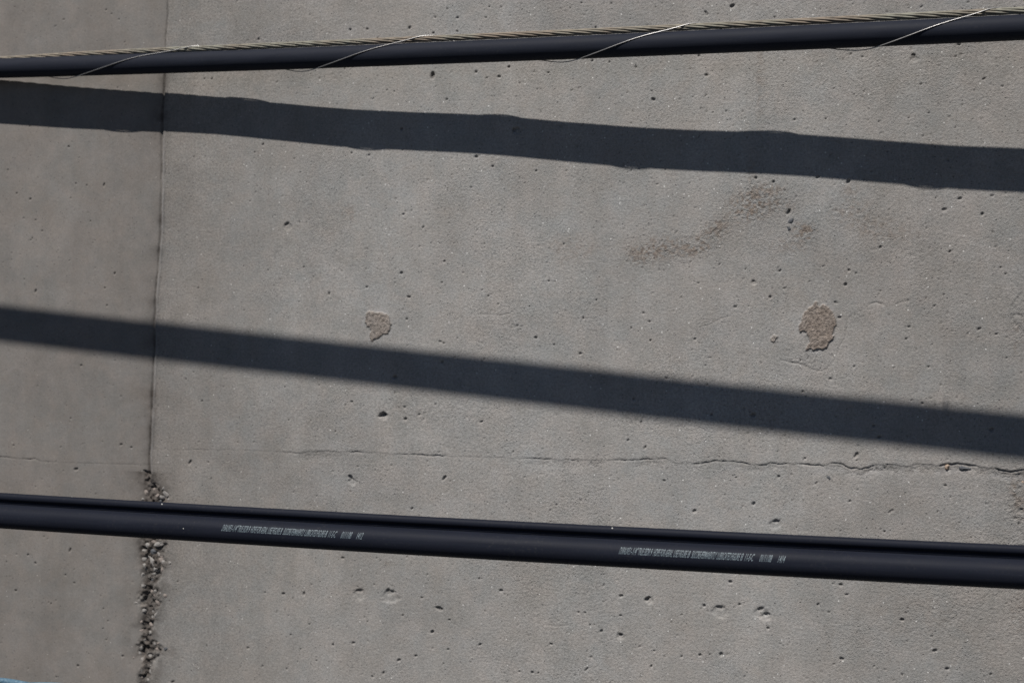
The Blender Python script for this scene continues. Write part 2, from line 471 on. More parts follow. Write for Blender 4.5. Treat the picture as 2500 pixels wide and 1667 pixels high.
scar([(1900 + a / 7.84, 700 + b / 7.84) for a, b in
      [(690, 290), (735, 285), (760, 345), (800, 375), (850, 330), (930, 350), (1000, 400), (1050, 500), (1090, 540), (1095, 640), (1115, 735),
       (1060, 820), (1030, 890), (1060, 930), (1105, 930), (1060, 1010), (960, 1070), (935, 1150), (870, 1190), (780, 1180), (730, 1215),
       (600, 1200), (545, 1235), (520, 1180), (560, 1120), (590, 1070), (575, 960), (540, 880), (480, 850), (415, 885), (385, 820),
       (410, 700), (440, 620), (480, 520), (560, 430), (650, 370)]], 0.0017, 0.95)
scar([(850 + a / 12.06, 720 + b / 12.06) for a, b in
      [(520, 560), (580, 500), (680, 460), (720, 480), (820, 500), (900, 500), (960, 480), (1010, 520), (1130, 560), (1210, 600), (1220, 700),
       (1260, 800), (1250, 900), (1290, 980), (1210, 1060), (1200, 1150), (1060, 1170), (960, 1210), (880, 1270), (790, 1310), (740, 1370),
       (660, 1340), (625, 1200), (655, 1100), (650, 960), (560, 930), (500, 830)]], 0.0014, 0.80)
scar([(1882, 822), (1890, 816), (1899, 822), (1894, 832), (1887, 838), (1884, 830)], 0.0009, 0.55)

# soft patches of rubbed sandy surface, rain streak, coarse scaling on the right edge
mot = 0.5 + 0.5 * fbm(X, Z, 0.018, 4, 90)
speck = 1.3 * vnoise(X, Z, 0.0042, 92) + 0.7 * vnoise(X, Z, 0.0075, 93)
for (u, v, ru, rv, ro, k) in [(1600, 608, 75, 30, 0.1, .85), (1700, 600, 60, 26, .3, .85), (1745, 560, 40, 26, .7, .7), (1560, 630, 30, 18, 0, .6), (1830, 505, 62, 40, .25, .95), (1860, 470, 60, 22, .1, .7),
                              (1890, 500, 50, 22, 0, .6), (1965, 568, 34, 26, -.3, .9), (1760, 560, 30, 18, .5, .5), (1855, 200, 10, 130, 0, .28),
                              (1835, 430, 12, 70, 0, .35), (1400, 610, 70, 40, 0, .25), (2075, 470, 22, 30, 0, .35), (2150, 560, 100, 35, -.2, .38), (2080, 520, 60, 35, 0, .4), (1930, 600, 60, 22, 0, .35),
                              (850, 520, 30, 20, 0, .3), (2490, 830, 22, 60, 0, .35), (2485, 1210, 26, 60, .2, .55), (2490, 1500, 30, 70, 0, .3),
                              (945, 1375, 10, 8, 0, .3), (2300, 1500, 90, 60, 0, .15)]:
    bb = blob(u, v, ru, rv, ro)
    SAND = np.maximum(SAND, (0.85 + 0.15 * speck) * k * sstep(bb, 0.05, 0.9) * sstep(mot + 0.42 * speck, 0.30, 0.72))
    COARSE += 1.1 * k * bb
    H += -0.0012 * k * bb * np.abs(vnoise(X, Z, 0.0040, 91)) - 0.0006 * k * bb
for (u, v, ru, rv, k) in [(2490, 780, 30, 60, 1.0), (2490, 1230, 30, 80, 1.2), (2480, 1350, 40, 40, .6), (2200, 620, 120, 40, .35), (1100, 1000, 150, 30, .4),
                          (2350, 1500, 200, 120, .3), (1600, 1020, 120, 30, .35)]:
    bb = blob(u, v, ru, rv)
    COARSE += k * 0.8 * bb
    H -= 0.0014 * k * bb * sstep(vnoise(X, Z, 0.0055, 95), 0.0, 0.7)

# thin cracks
def crack(pts, w, depth, seed):
    pl = poly(jit(pts, 1.0, seed))
    x0, x1 = pl[:, 0].min() - 0.01, pl[:, 0].max() + 0.01; z0, z1 = pl[:, 1].min() - 0.01, pl[:, 1].max() + 0.01
    i0, i1 = np.searchsorted(gx, [x0, x1]); j0, j1 = np.searchsorted(gz, [z0, z1])
    S = (slice(i0, i1), slice(j0, j1)); x = X[S]; z = Z[S]
    d = np.full(x.shape, 1e9)
    for a, b in zip(pl[:-1], pl[1:]):
        e = b - a; t = np.clip(((x - a[0]) * e[0] + (z - a[1]) * e[1]) / (e @ e + 1e-12), 0, 1)
        d = np.minimum(d, np.hypot(x - a[0] - t * e[0], z - a[1] - t * e[1]))
    mod = np.clip(0.7 + 0.6 * vnoise(x, z, 0.02, 96), 0.1, 1.2)
    H[S] -= depth * mod * np.exp(-(d / w) ** 2)
    GRIME_SHADE[S] += 0.22 * mod * np.exp(-(d / (w * 0.9)) ** 2)
crack([(1905, 879), (1930, 884), (1960, 890), (1978, 902), (2000, 906), (2015, 903), (2032, 887), (2044, 865), (2050, 846), (2063, 825), (2068, 790),
       (2075, 772), (2085, 764), (2100, 760), (2112, 752), (2125, 742), (2140, 738), (2172, 751), (2180, 745), (2200, 737), (2225, 734)], 0.0010, 0.0013, 21)
crack([(1718, 797), (1730, 792), (1760, 778), (1785, 771), (1805, 776), (1825, 786)], 0.0009, 0.0009, 22)
crack([(1165, 767), (1200, 768), (1225, 770), (1245, 765)], 0.001, 0.0012, 23)
crack([(1245, 800), (1262, 797), (1250, 792)], 0.001, 0.0012, 24)
crack([(1140, 810), (1160, 830), (1180, 840)], 0.0009, 0.0007, 25)
crack([(1310, 1520), (1330, 1525), (1360, 1528), (1395, 1524)], 0.0009, 0.0008, 26)
crack([(2180, 1560), (2230, 1540), (2300, 1500)], 0.0008, 0.0006, 27)

# air-bubble pits, dirt and recess shade painted into their colour
def pit(x0, z0, r, asp=1.0, rot=0.0, depth=None, dirt_shade=0.35):
    if depth is None: depth = r * 1.5
    w = r * 2.2 * max(asp, 1)
    i0, i1 = np.searchsorted(gx, [x0 - w, x0 + w]); j0, j1 = np.searchsorted(gz, [z0 - w, z0 + w])
    if i1 <= i0 or j1 <= j0: return
    S = (slice(i0, i1), slice(j0, j1)); dx = X[S] - x0; dz = Z[S] - z0
    c, q = math.cos(rot), math.sin(rot)
    a = (dx * c + dz * q) / (r * asp); b = (-dx * q + dz * c) / r
    d = np.sqrt(a * a + b * b) * (1 + 0.22 * vnoise(X[S], Z[S], 0.0035, 99))
    m = 1 - sstep(d, 0.62, 1.15)
    H[S] -= depth * m
    GRIME_SHADE[S] = np.maximum(GRIME_SHADE[S], dirt_shade * m)

big = [ # u, v, radius px, aspect, rotation deg   (read off the photograph)
 (272, 34, 4, 1, 0), (155, 48, 3, 2.2, 5), (35, 17, 3, 1, 0), (632, 97, 5, 1.3, 40), (604, 99, 3, 1.6, 0), (518, 193, 4, 1.3, 60), (500, 193, 3, 1, 0), (704, 216, 3, 1, 0),
 (608, 210, 3, 1, 0), (642, 353, 4, 1.3, 45), (622, 372, 3, 1, 0), (502, 382, 3.5, 1, 0), (474, 383, 3, 1, 0), (253, 452, 4, 2.2, 75), (184, 448, 3, 1, 0), (211, 452, 3, 1.3, 50),
 (167, 358, 4, 1.2, 0), (192, 385, 3, 1, 0), (18, 415, 4, 1, 0), (40, 472, 3, 1.2, 30), (73, 486, 3.5, 1.4, 30), (172, 484, 3, 1, 0), (86, 537, 3, 1, 0), (220, 540, 3, 1.3, 80), (733, 421, 2.5, 1, 0),
 (757, 37, 3, 1.4, -40), (579, 54, 3, 1, 0), (102, 564, 4, 1.2, 0), (279, 668, 5, 1.6, 60), (86, 711, 4, 1.8, 75), (255, 703, 3.5, 1, 0), (260, 746, 3.5, 1, 0), (78, 581, 3, 1.6, 80), (90, 652, 3, 1, 0),
 (484, 703, 4, 1, 0), (198, 892, 4.5, 1.2, 0), (280, 880, 3, 1, 0), (454, 926, 3, 1, 0), (546, 944, 3, 1, 0), (493, 979, 3.5, 1, 0), (654, 660, 4, 1, 60), (803, 717, 4, 1.6, 70), (705, 1025, 4.5, 1.3, 10),
 (700, 1069, 3.5, 1.3, -20), (581, 1079, 3, 1.2, 0), (819, 1053, 3, 1, 0), (687, 1042, 2.5, 1, 0), (741, 652, 3, 1, 0), (638, 806, 3, 1.3, 20), (464, 1128, 6, 1.7, 60), (516, 1168, 4, 1.4, 70), (253, 1153, 3, 1.4, 0),
 (185, 1145, 5, 1.6, 15), (855, 1164, 7, 1.2, -35), (1085, 1166, 4.5, 2.2, 50), (1006, 1241, 4, 1.6, 50), (1358, 1232, 3, 1, 0), (1344, 1274, 3.5, 1, 0), (1622, 1173, 4.5, 1.4, 15), (1437, 1202, 3, 1, 0),
 (1194, 17, 4, 1, 0), (1063, 43, 3.5, 1, 0), (1117, 44, 4, 1.4, 0), (1092, 22, 3, 1, 0), (855, 73, 4, 1.3, 60), (897, 72, 3.5, 1, 0), (1000, 68, 4, 1.2, 60), (1116, 77, 4.5, 1, 0), (1058, 81, 3.5, 1, 0), (922, 93, 3.5, 1, 0),
 (1493, 9, 3.5, 1, 0), (1420, 8, 3, 1, 0), (1601, 18, 3.5, 1.4, 70), (1454, 68, 4, 1.8, 60), (1392, 20, 3, 1, 0), (1187, 43, 3, 1, 0), (910, 242, 4, 1, 0), (1056, 185, 7, 1.7, 85), (1162, 176, 5, 1.0, 60), (1242, 164, 4, 1.3, 60),
 (1338, 178, 4, 1.1, 0), (1446, 149, 4, 1, 0), (1488, 152, 3.5, 1.2, 60), (1552, 164, 3.5, 1.3, 40), (1219, 188, 4, 1.3, 0), (1189, 190, 3, 1, 0), (1414, 215, 3, 1.2, 30), (1595, 243, 5.5, 1.3, -25), (1590, 222, 3, 1.5, 0),
 (1091, 243, 3, 1.2, 50), (1269, 203, 3, 1, 0), (1464, 241, 3, 1, 0), (1255, 318, 7, 1.3, 0), (980, 315, 6, 1, 0), (1163, 383, 5, 1.4, 30), (1203, 407, 4, 1.3, 25), (1309, 418, 4, 1, 0), (901, 379, 3.5, 1.2, 0), (858, 374, 3, 1, 0),
 (966, 485, 4, 1.2, 20), (985, 523, 3.5, 1, 30), (1150, 457, 3, 1, 0), (1282, 447, 3, 1, 0), (1225, 440, 3, 1, 0), (1060, 407, 2.5, 1, 0), (1033, 555, 4, 1.5, 30), (1025, 602, 4, 1.6, 10), (1085, 638, 5, 1.2, 45), (1377, 596, 4, 1.2, 80),
 (980, 666, 5, 1.3, 60), (1079, 689, 3.5, 1, 0), (1131, 666, 3, 1, 0), (1145, 706, 3, 1, 70), (1177, 708, 3, 1, 0), (1192, 723, 3, 1, 0), (1238, 725, 3, 1, 0), (1217, 742, 3, 1, 0), (1293, 748, 3, 1, 0), (1263, 795, 4, 1, 0),
 (1340, 686, 4, 1, 0), (1355, 688, 3, 1, 0), (1424, 777, 5, 1.6, 85), (1456, 732, 3.5, 1, 0), (1308, 824, 5, 1.1, 40), (1353, 841, 4.5, 1.1, 40), (1417, 863, 4, 1.3, 0), (1571, 764, 3.5, 1.2, 0), (1585, 785, 3.5, 1, 0),
 (1588, 831, 3.5, 1, 0), (1509, 787, 3, 1, 0), (1541, 801, 3, 1, 0), (1463, 677, 3, 1, 0), (993, 779, 3.5, 1, 0), (1075, 834, 5, 1.6, -25), (1083, 838, 4, 1.2, 0), (998, 725, 4, 1.6, 0), (895, 701, 3.5, 1, 0), (1627, 923, 6, 1.4, -20),
 (1080, 884, 6, 1, 60), (965, 921, 7, 1.2, 0), (964, 960, 3.5, 2.2, 80), (1063, 987, 4, 1.3, 0), (990, 1022, 4.5, 1.3, 40), (988, 994, 3.5, 1, 0), (859, 980, 4, 1, 0), (844, 988, 3, 1, 0), (935, 1012, 9, 1.4, 25), (1023, 1012, 4, 1.2, 30),
 (1176, 1029, 4.5, 1.4, 30), (1232, 992, 3, 1, 0), (1565, 1030, 4, 1.1, 40), (1533, 1074, 4, 1.3, 30), (1575, 1092, 4.5, 1.5, 65), (1253, 1103, 3.5, 1.4, 60), (1547, 974, 4, 1, 0), (1467, 935, 3, 1, 0),
 (1788, 15, 5.5, 1.2, 40), (1724, 33, 4, 2, -60), (1891, 43, 4.5, 1.4, -15), (1848, 15, 3, 1, 0), (2249, 18, 5, 1.8, 45), (2364, 6, 3.5, 1, 0), (1695, 19, 2.5, 1, 0), (1668, 39, 3, 1, 0), (2341, 109, 5, 1.3, 0), (2201, 136, 3.5, 1, 0),
 (2322, 139, 3.5, 1, 0), (2333, 139, 3.5, 1, 0), (2347, 133, 4, 1.5, -60), (2106, 139, 4.5, 1.2, 0), (2077, 133, 3.5, 1.5, 0), (2230, 135, 6, 1.8, 0), (1706, 137, 4, 1, 0), (1725, 184, 5, 1.1, 0), (1685, 168, 3, 1, 0), (1914, 150, 3, 1.6, 80), (2215, 155, 3, 1, 0),
 (2402, 193, 4, 1.6, 20), (2248, 206, 4.5, 1, 0), (2447, 211, 4, 1.1, 0), (2478, 150, 3.5, 1, 0), (2086, 231, 3.5, 1.3, 30), (2324, 220, 3, 1, 0), (2036, 217, 3, 1, 0), (1773, 272, 3.5, 1, 0), (1725, 273, 3, 1, 0), (1741, 275, 3, 1, 0), (2268, 276, 4, 1, 0),
 (2254, 300, 3.5, 1, 0), (2333, 312, 4, 1, 0), (2241, 311, 3, 1, 0), (2219, 288, 3, 1, 0), (2016, 290, 4, 1.3, 20), (1940, 293, 4, 1.3, 0), (2146, 297, 3.5, 1.2, 30), (2398, 523, 6, 1.1, 90), (2343, 485, 5, 1.4, 10), (2422, 478, 4, 1.3, 0), (2285, 484, 4, 1.0, 0),
 (2388, 505, 3, 1, 0), (2032, 498, 4, 1.0, 0), (2305, 512, 5, 1.5, 0), (2064, 695, 6.5, 1, 0), (2090, 667, 4.5, 1, 0), (2072, 660, 5, 1, 0), (1977, 687, 4.5, 1, 0), (1904, 661, 4.5, 1.6, 40), (1880, 725, 5.5, 1, 0), (1872, 731, 3, 1, 0), (1795, 749, 5, 1, 0),
 (1705, 691, 3.5, 1, 0), (1820, 657, 3.5, 1.5, 50), (1757, 645, 3.5, 1.6, 55), (1915, 704, 3.5, 1.3, 0), (2011, 650, 4, 1.8, 20), (1828, 748, 3, 1, 0), (2319, 614, 4.5, 1.4, 30), (2149, 604, 5.5, 1.1, 0), (2443, 653, 4, 1, 0), (2455, 669, 4, 1, 0), (2428, 653, 3, 1, 0),
 (2304, 720, 4, 1.2, 70), (2281, 748, 5, 1.6, 25), (2219, 798, 4.5, 1, 0), (2390, 803, 4.5, 1.5, 20), (2433, 816, 5, 1.1, 0), (2389, 823, 3, 1, 0), (2458, 873, 5, 1.2, 0), (2182, 898, 4, 1, 0), (2212, 827, 4.5, 1.7, 40), (2050, 775, 6.5, 1.2, 0), (2040, 739, 5, 2, -25),
 (2028, 925, 5.5, 1, 0), (1696, 828, 5, 1.2, 0), (1707, 838, 3, 1, 0), (1845, 811, 3, 1, 0), (1722, 892, 3, 1.5, 40), (1846, 910, 3, 1, 0), (2085, 895, 4, 1, 0), (2267, 895, 4, 1.2, 0), (2225, 977, 4, 1.2, 0), (2252, 985, 4, 1, 0), (1960, 956, 6, 1.2, 0),
 (1838, 1014, 6.5, 1.3, 0), (1737, 1012, 5.5, 1, 70), (2133, 1039, 4, 1.4, 0), (2146, 1067, 5, 1.7, 0), (2420, 1049, 6, 1.2, 0), (2405, 1066, 4, 1, 0), (2095, 1088, 4, 1.2, 0), (2090, 1112, 6, 1.8, 65), (1965, 1119, 4.5, 1.3, 0), (1901, 1163, 5.5, 1.2, 20), (1993, 1179, 4, 1.5, 60),
 (1770, 1208, 4, 1, 70), (2075, 1223, 5, 1.2, 0), (1840, 1230, 6, 1.3, 60), (1797, 1166, 4, 1, 0), (1695, 1247, 5.5, 1.4, 30), (2172, 1250, 5.5, 1.7, 80), (2178, 1246, 4, 2, 10), (2289, 1249, 4, 1, 0), (2160, 1297, 5.5, 1, 0), (2371, 1312, 4, 1, 0), (1934, 1222, 3, 1, 0),
 (2320, 1213, 3, 1, 0), (2308, 1185, 4.5, 1.2, 0), (2209, 1205, 3, 1, 0), (2494, 1243, 6, 1.3, 0), (2488, 1280, 6, 1.5, -60), (1945, 1287, 3.5, 1, 0), (1783, 1420, 5, 1.3, 0), (1805, 1475, 5.5, 1.1, 30), (1719, 1478, 5.5, 1, 0), (2053, 1427, 4.5, 1.3, 0), (2067, 1451, 5, 1.3, 0), (1997, 1475, 4.5, 1.3, 40),
 (2024, 1494, 5, 1, 0), (2202, 1512, 5.5, 1.2, 0), (2211, 1495, 5.5, 1.2, 20), (1875, 1533, 5.5, 1, 0), (1867, 1580, 4.5, 1, 0), (1760, 1597, 7, 1.5, 60), (1664, 1602, 5, 1, 0), (1709, 1598, 5, 1, 0), (1733, 1597, 4, 1, 0), (2055, 1608, 6, 1.3, 0), (2036, 1620, 4, 1, 0), (2282, 1588, 7, 1.2, 30),
 (2313, 1632, 5.5, 1.3, 25), (2203, 1645, 5, 1, 0), (2134, 1626, 4, 1, 0), (2419, 1645, 4.5, 1, 0), (2275, 1552, 5, 1.2, 0), (1223, 1441, 4.5, 1.2, 0), (1072, 1485, 6, 1.9, -20), (1097, 1513, 4.5, 1.2, 0), (983, 1502, 4.5, 1.2, 0), (1030, 1458, 3.5, 1, 0), (1517, 1454, 5.5, 1.4, 20),
 (1579, 1463, 7, 1.2, 30), (1473, 1468, 4, 1.2, 0), (1412, 1494, 4, 1, 0), (1428, 1495, 4, 1, 0), (1468, 1540, 4.5, 1.2, 50), (1440, 1525, 3, 1, 0), (1451, 1524, 3, 1, 0), (1515, 1502, 4, 1.2, 20), (1514, 1550, 6, 1.1, 0), (1432, 1633, 5.5, 2.6, 50), (1345, 1572, 4.5, 1.2, 0), (1172, 1573, 4, 1.5, 30),
 (1055, 1542, 5, 1.5, 30), (1094, 1585, 4, 1.2, 0), (1015, 1600, 5, 1.3, 10), (974, 1611, 4.5, 1.3, 30), (936, 1643, 5.5, 1.6, 70), (909, 1651, 4.5, 1.2, 0), (863, 1569, 4, 1.5, 30), (1299, 1641, 5, 1.2, 0), (1268, 1639, 4, 1, 0), (1314, 1643, 3.5, 1, 0), (1443, 1604, 4.5, 1.4, 0), (1597, 1588, 5, 1, 0), (1590, 1625, 4.5, 1.2, 60),
 (1664, 1500, 3, 1, 0), (837, 1362, 4, 1.3, 0), (920, 1361, 3, 1, 0), (1170, 1412, 3, 1, 0), (1473, 1402, 3, 1, 0), (1474, 1428, 4, 1.8, 60), (1499, 1446, 3, 1, 0), (692, 1449, 5, 1.4, 0), (742, 1449, 5.5, 1.4, 80), (647, 1446, 4, 1, 0), (761, 1427, 3.5, 1, 0), (755, 1523, 3.5, 1, 0), (710, 1549, 3.5, 1, 0), (605, 1581, 4.5, 1, 0),
 (700, 1632, 4.5, 1.2, 0), (641, 1626, 4, 1, 0), (813, 1573, 5, 1, 0), (734, 1584, 4, 1, 0), (773, 1612, 3.5, 1, 0), (422, 1664, 5.5, 1.7, 30), (190, 1625, 4.5, 1, 0), (299, 1601, 5, 1.4, 0), (137, 1652, 3.5, 1.2, 0), (38, 1441, 5, 1, 0), (170, 1343, 5, 1.8, 70), (124, 1473, 4, 1.2, 60), (181, 1422, 3.5, 1, 0), (159, 1403, 3.5, 1, 0),
 (15, 1371, 3.5, 1, 0), (86, 1374, 4, 1, 0), (68, 1354, 4, 1, 0), (252, 1485, 3.5, 1, 0), (251, 1534, 3.5, 1, 0), (434, 1419, 3.5, 1, 0), (250, 1078, 3, 1, 0), (295, 1085, 4, 1.4, 30), (320, 1092, 4, 1, 0), (33, 1087, 3.5, 1, 0), (1925, 518, 7, 1.8, 60), (1996, 433, 5, 1.8, 25), (1889, 445, 5, 1, 60), (1846, 435, 6, 1, 0), (2071, 443, 6, 2.0, 50),
]
for (u, v, r, asp, rot) in big:
    if u < 400: k = 0.85
    elif u < 800: k = 0.9
    else: k = 1.0
    x0, z0 = P(u, v); s = pxsize(u)
    rp = max(r * s * random.uniform(0.50, 0.78) * k, 0.0011)
    pit(x0, z0, rp, asp * random.uniform(.9, 1.2), math.radians(rot), depth=rp * (0.9 if u < 800 else random.uniform(.9, 1.35)), dirt_shade=random.uniform(.35, .6) if u < 800 else random.uniform(.3, .55))
# broad shallow dished flaws with the upper rim's shade carved and painted in
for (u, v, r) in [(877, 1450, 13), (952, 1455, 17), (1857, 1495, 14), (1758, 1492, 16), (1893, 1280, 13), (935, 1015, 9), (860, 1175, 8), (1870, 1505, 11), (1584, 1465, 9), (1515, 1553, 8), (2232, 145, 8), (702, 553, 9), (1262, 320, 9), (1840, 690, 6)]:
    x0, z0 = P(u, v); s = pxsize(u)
    pit(x0, z0, r * s, 1.2, random.uniform(-0.4, 0.4), depth=0.0019, dirt_shade=0.06)
    pit(x0 + random.uniform(-1, 1) * 3 * s, z0 + r * s * 0.6, r * s * 0.35, 1.8, random.uniform(-.3, .5), depth=0.0018, dirt_shade=0.35)
xa, xb = at(-60, 800)[0], at(2560, 800)[0]
r1 = random.Random(5)
for k in range(7500):
    x0 = r1.uniform(xa, xb); z0 = r1.uniform(zb, zt)
    uu, vv = proj((x0, 0, z0))
    dens = 0.25 if uu < 400 else (0.45 if uu < 800 else 1.0)
    if 250 < vv < 480 and uu > 1600: dens *= 1.1
    if r1.random() > dens: continue
    if r1.random() > 0.45 + 0.9 * max(0.0, 0.5 + float(vnoise(np.array([x0]), np.array([z0]), 0.09, 77)[0])): continue
    r = 0.00095 + 0.0008 * r1.random() ** 3
    pit(x0, z0, r, r1.uniform(1, 1.7), r1.uniform(0, 3.14), depth=r * r1.uniform(.4, .9), dirt_shade=0.42 * r1.uniform(.3, 1))

# broken, honeycombed joint in the lower left
rub = []
RUBC = poly([(350, 1130), (366, 1175), (385, 1205), (380, 1225), (375, 1320), (372, 1350), (378, 1380), (366, 1430), (368, 1470), (362, 1510), (356, 1550), (368, 1590), (356, 1630), (350, 1667), (344, 1800)])
rc = np.interp(-Z, -RUBC[:, 1], RUBC[:, 0])
rw_u = [(1130, 3), (1160, 10), (1180, 22), (1205, 46), (1225, 50), (1310, 46), (1330, 52), (1370, 48), (1400, 34), (1425, 26), (1450, 46), (1470, 48), (1490, 26), (1520, 24), (1555, 20), (1575, 50), (1592, 52), (1605, 26), (1640, 24), (1667, 22), (1800, 20)]
rwz = np.array([P(360, v)[1] for v, w in rw_u]); rww = np.array([w for v, w in rw_u]) * pxsize(360) * 0.62
rw = np.interp(-Z, -rwz, rww)
rm = 1 - sstep(np.abs(X - rc) + 0.007 * fbm(X, Z, 0.020, 3, 110), rw * 0.30, rw * 1.35 + 0.001)
rm *= (Z < P(0, 1135)[1]) & (np.abs(X - rc) < 0.08)
cells = fbm(X, Z, 0.014, 3, 115); cells2 = vnoise(X, Z, 0.0055, 118)
Hr = -0.0045 * sstep(cells, -0.15, 0.40) - 0.0012 + 0.0035 * cells2
Hr += 0.006 * np.exp(-((X - rc) / 0.012) ** 2) * 0
H = H * (1 - rm * 0.4) + rm * Hr
core = np.exp(-((X - jx + 0.002) / 0.0075) ** 2) * (Z < P(0, 1315)[1])
H -= core * 0.0055 * sstep(fbm(X * 0.8, Z, 0.022, 3, 120), -0.35, 0.25)
SAND = np.maximum(SAND, 0.55 * rm * sstep(vnoise(X, Z, 0.012, 121), -0.3, 0.6))
GRIME_SHADE = np.maximum(GRIME_SHADE, 0.40 * rm * sstep(cells, 0.0, 0.5)) + 0.12 * core
COARSE += 0.9 * rm
halo = np.exp(-(np.abs(X - rc) / 0.035) ** 2) * (Z < P(0, 1140)[1])
GRIME_SHADE += 0.85 * halo * sstep(fbm(X, Z, 0.03, 4, 125) + 0.4 * (rm - 0.3), -0.35, 0.35)
GRIME_SHADE += 0.35 * blob(405, 1588, 30, 12) + 0.3 * blob(415, 1440, 14, 40) * sstep(cells, -.2, .4)
# the two chipped, brighter shoulders just below the duct
PALE += 0.25 * blob(285, 1330, 22, 18) + 0.22 * blob(410, 1400, 12, 30) + 0.15 * blob(390, 1620, 14, 20)

GRIME_SHADE = np.clip(GRIME_SHADE, 0, 0.95); PALE = np.clip(PALE, 0, 0.6); SAND = np.clip(SAND, 0, 1); COARSE = np.clip(COARSE, 0, 2)

WALL = empty('concrete_wall', (0, 0.2, 0))
tag(WALL, 'pitted grey concrete wall with form joints and a broken joint at lower left', 'wall')
Vall = np.stack([X, -H, Z], axis=-1).reshape(-1, 3).astype(np.float32)
nx, nz = shape
idx = np.arange(nx * nz).reshape(nx, nz)
quads = np.stack([idx[:-1, :-1], idx[1:, :-1], idx[1:, 1:], idx[:-1, 1:]], axis=-1)
cl = LEFT[:-1, :-1]; cu = (DS > 0)[:-1, :-1]
attrs = {'sandy': SAND, 'grime_shade': GRIME_SHADE, 'pale': PALE, 'coarse': COARSE, 'vignette_tone': VIGNETTE}
panels = {}
for key, m_, mat, lab in (('ul', cl & cu, M_wall_l, 'smooth brownish grey panel left of the vertical joint, above the seam'),
                     ('ur', ~cl & cu, M_wall, 'broad pitted grey panel right of the vertical joint, above the seam'),
                     ('ll', cl & ~cu, M_wall_l, 'smooth grey panel at the lower left, below the seam'),
                     ('lr', ~cl & ~cu, M_wall, 'pitted grey panel at the lower right, below the cracked seam')):
    q = quads[m_]
    used, inv = np.unique(q.ravel(), return_inverse=True)
    me = mesh_np('concrete_panel', Vall[used], inv.reshape(-1, 4))
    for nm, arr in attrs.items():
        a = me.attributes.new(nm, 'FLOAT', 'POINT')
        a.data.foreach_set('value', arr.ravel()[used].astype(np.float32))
    o = link('concrete_panel', me, mat, WALL)
    tag(o, lab)
    panels[key] = o
# solid core of the wall behind the faces
x0, x1, z1 = gx[0], gx[-1], gz[-1]
cv = [(x0, .035, -.05), (x1, .035, -.05), (x1, .45, -.05), (x0, .45, -.05), (x0, .035, z1), (x1, .035, z1), (x1, .45, z1), (x0, .45, z1)]
cf = [(0, 1, 5, 4), (1, 2, 6, 5), (2, 3, 7, 6), (3, 0, 4, 7), (4, 5, 6, 7), (3, 2, 1, 0)]
link('wall_core', mesh_np('wall_core', cv, cf, False), M_wall, WALL)

def hsurf(x, z):
    i = int(np.clip(np.searchsorted(gx, x), 0, nx - 1)); j = int(np.clip(np.searchsorted(gz, z), 0, nz - 1))
    return float(H[i, j])

# embedded stones
def stone_mesh(name, seed, sub=2, rough=0.22):
    r = random.Random(seed)
    bm = bmesh.new(); bmesh.ops.create_icosphere(bm, subdivisions=sub, radius=1.0)
    offs = [Vector((r.uniform(-1, 1), r.uniform(-1, 1), r.uniform(-1, 1))).normalized() for _ in range(7)]
    cuts = [r.uniform(0.55, 0.85) for _ in range(7)]
    for v in bm.verts:
        for o_, c_ in zip(offs, cuts):
            d = v.co.dot(o_)
            if d > c_: v.co -= o_ * (d - c_)
        v.co += v.co.normalized() * r.uniform(-rough, rough) * 0.35
    me = bpy.data.meshes.new(name); bm.to_mesh(me); bm.free()
    return me
def put_stone(name, me, mat, u, v, su, sv_, depth, rot, parent, out=0.35, label=None):
    x, z = P(u, v); s = pxsize(u)
    o = bpy.data.objects.new(name, me)
    o.material_slots  # share mesh data; material set per object
    if not me.materials: me.materials.append(mat)
    col.objects.link(o)
    o.material_slots[0].link = 'OBJECT'; o.material_slots[0].material = mat
    o.parent = parent
    y = -hsurf(x, z) + depth * s * (1 - out)
    o.location = Vector((x, y, z)) - parent.location - WALL.location
    o.scale = (su * s, depth * s, sv_ * s)
    o.rotation_euler = (random.uniform(-.15, .15), rot, random.uniform(-.15, .15))
    if label: o['label'] = label
    return o
st = [stone_mesh('pebble', k) for k in range(8)]
put_stone('pebble', st[0], M_orange, 2312, 1140, 6.5, 8.5, 8, 0.4, panels['lr'], .75, 'small orange pebble in the cracked seam')
put_stone('pebble', st[1], M_darkstone, 2355, 1143, 17, 8.5, 9, 0.08, panels['lr'], .75, 'flat dark pebble in the cracked seam')
put_stone('pebble', st[2], M_darkstone, 2024, 1166, 9, 7, 5, 0.5, panels['lr'], .40, 'dark grey pebble flush in the surface below the seam')
put_stone('pebble', st[3], M_darkstone, 1931, 539, 11, 7, 6, -0.9, panels['ur'], .45, 'dark grey pebble exposed beside the sandy scar')
put_stone('pebble', st[4], M_darkstone, 1925, 560, 9, 8, 6, 0.6, panels['ur'], .42, 'lower dark grey pebble beside the sandy scar')
put_stone('pebble', st[5], M_darkstone, 2240, 1143, 5, 6, 6, 0.3, panels['lr'], .25)
put_stone('pebble', st[6], M_orange, 2498, 1175, 7, 6, 6, 0.3, panels['lr'], .25)
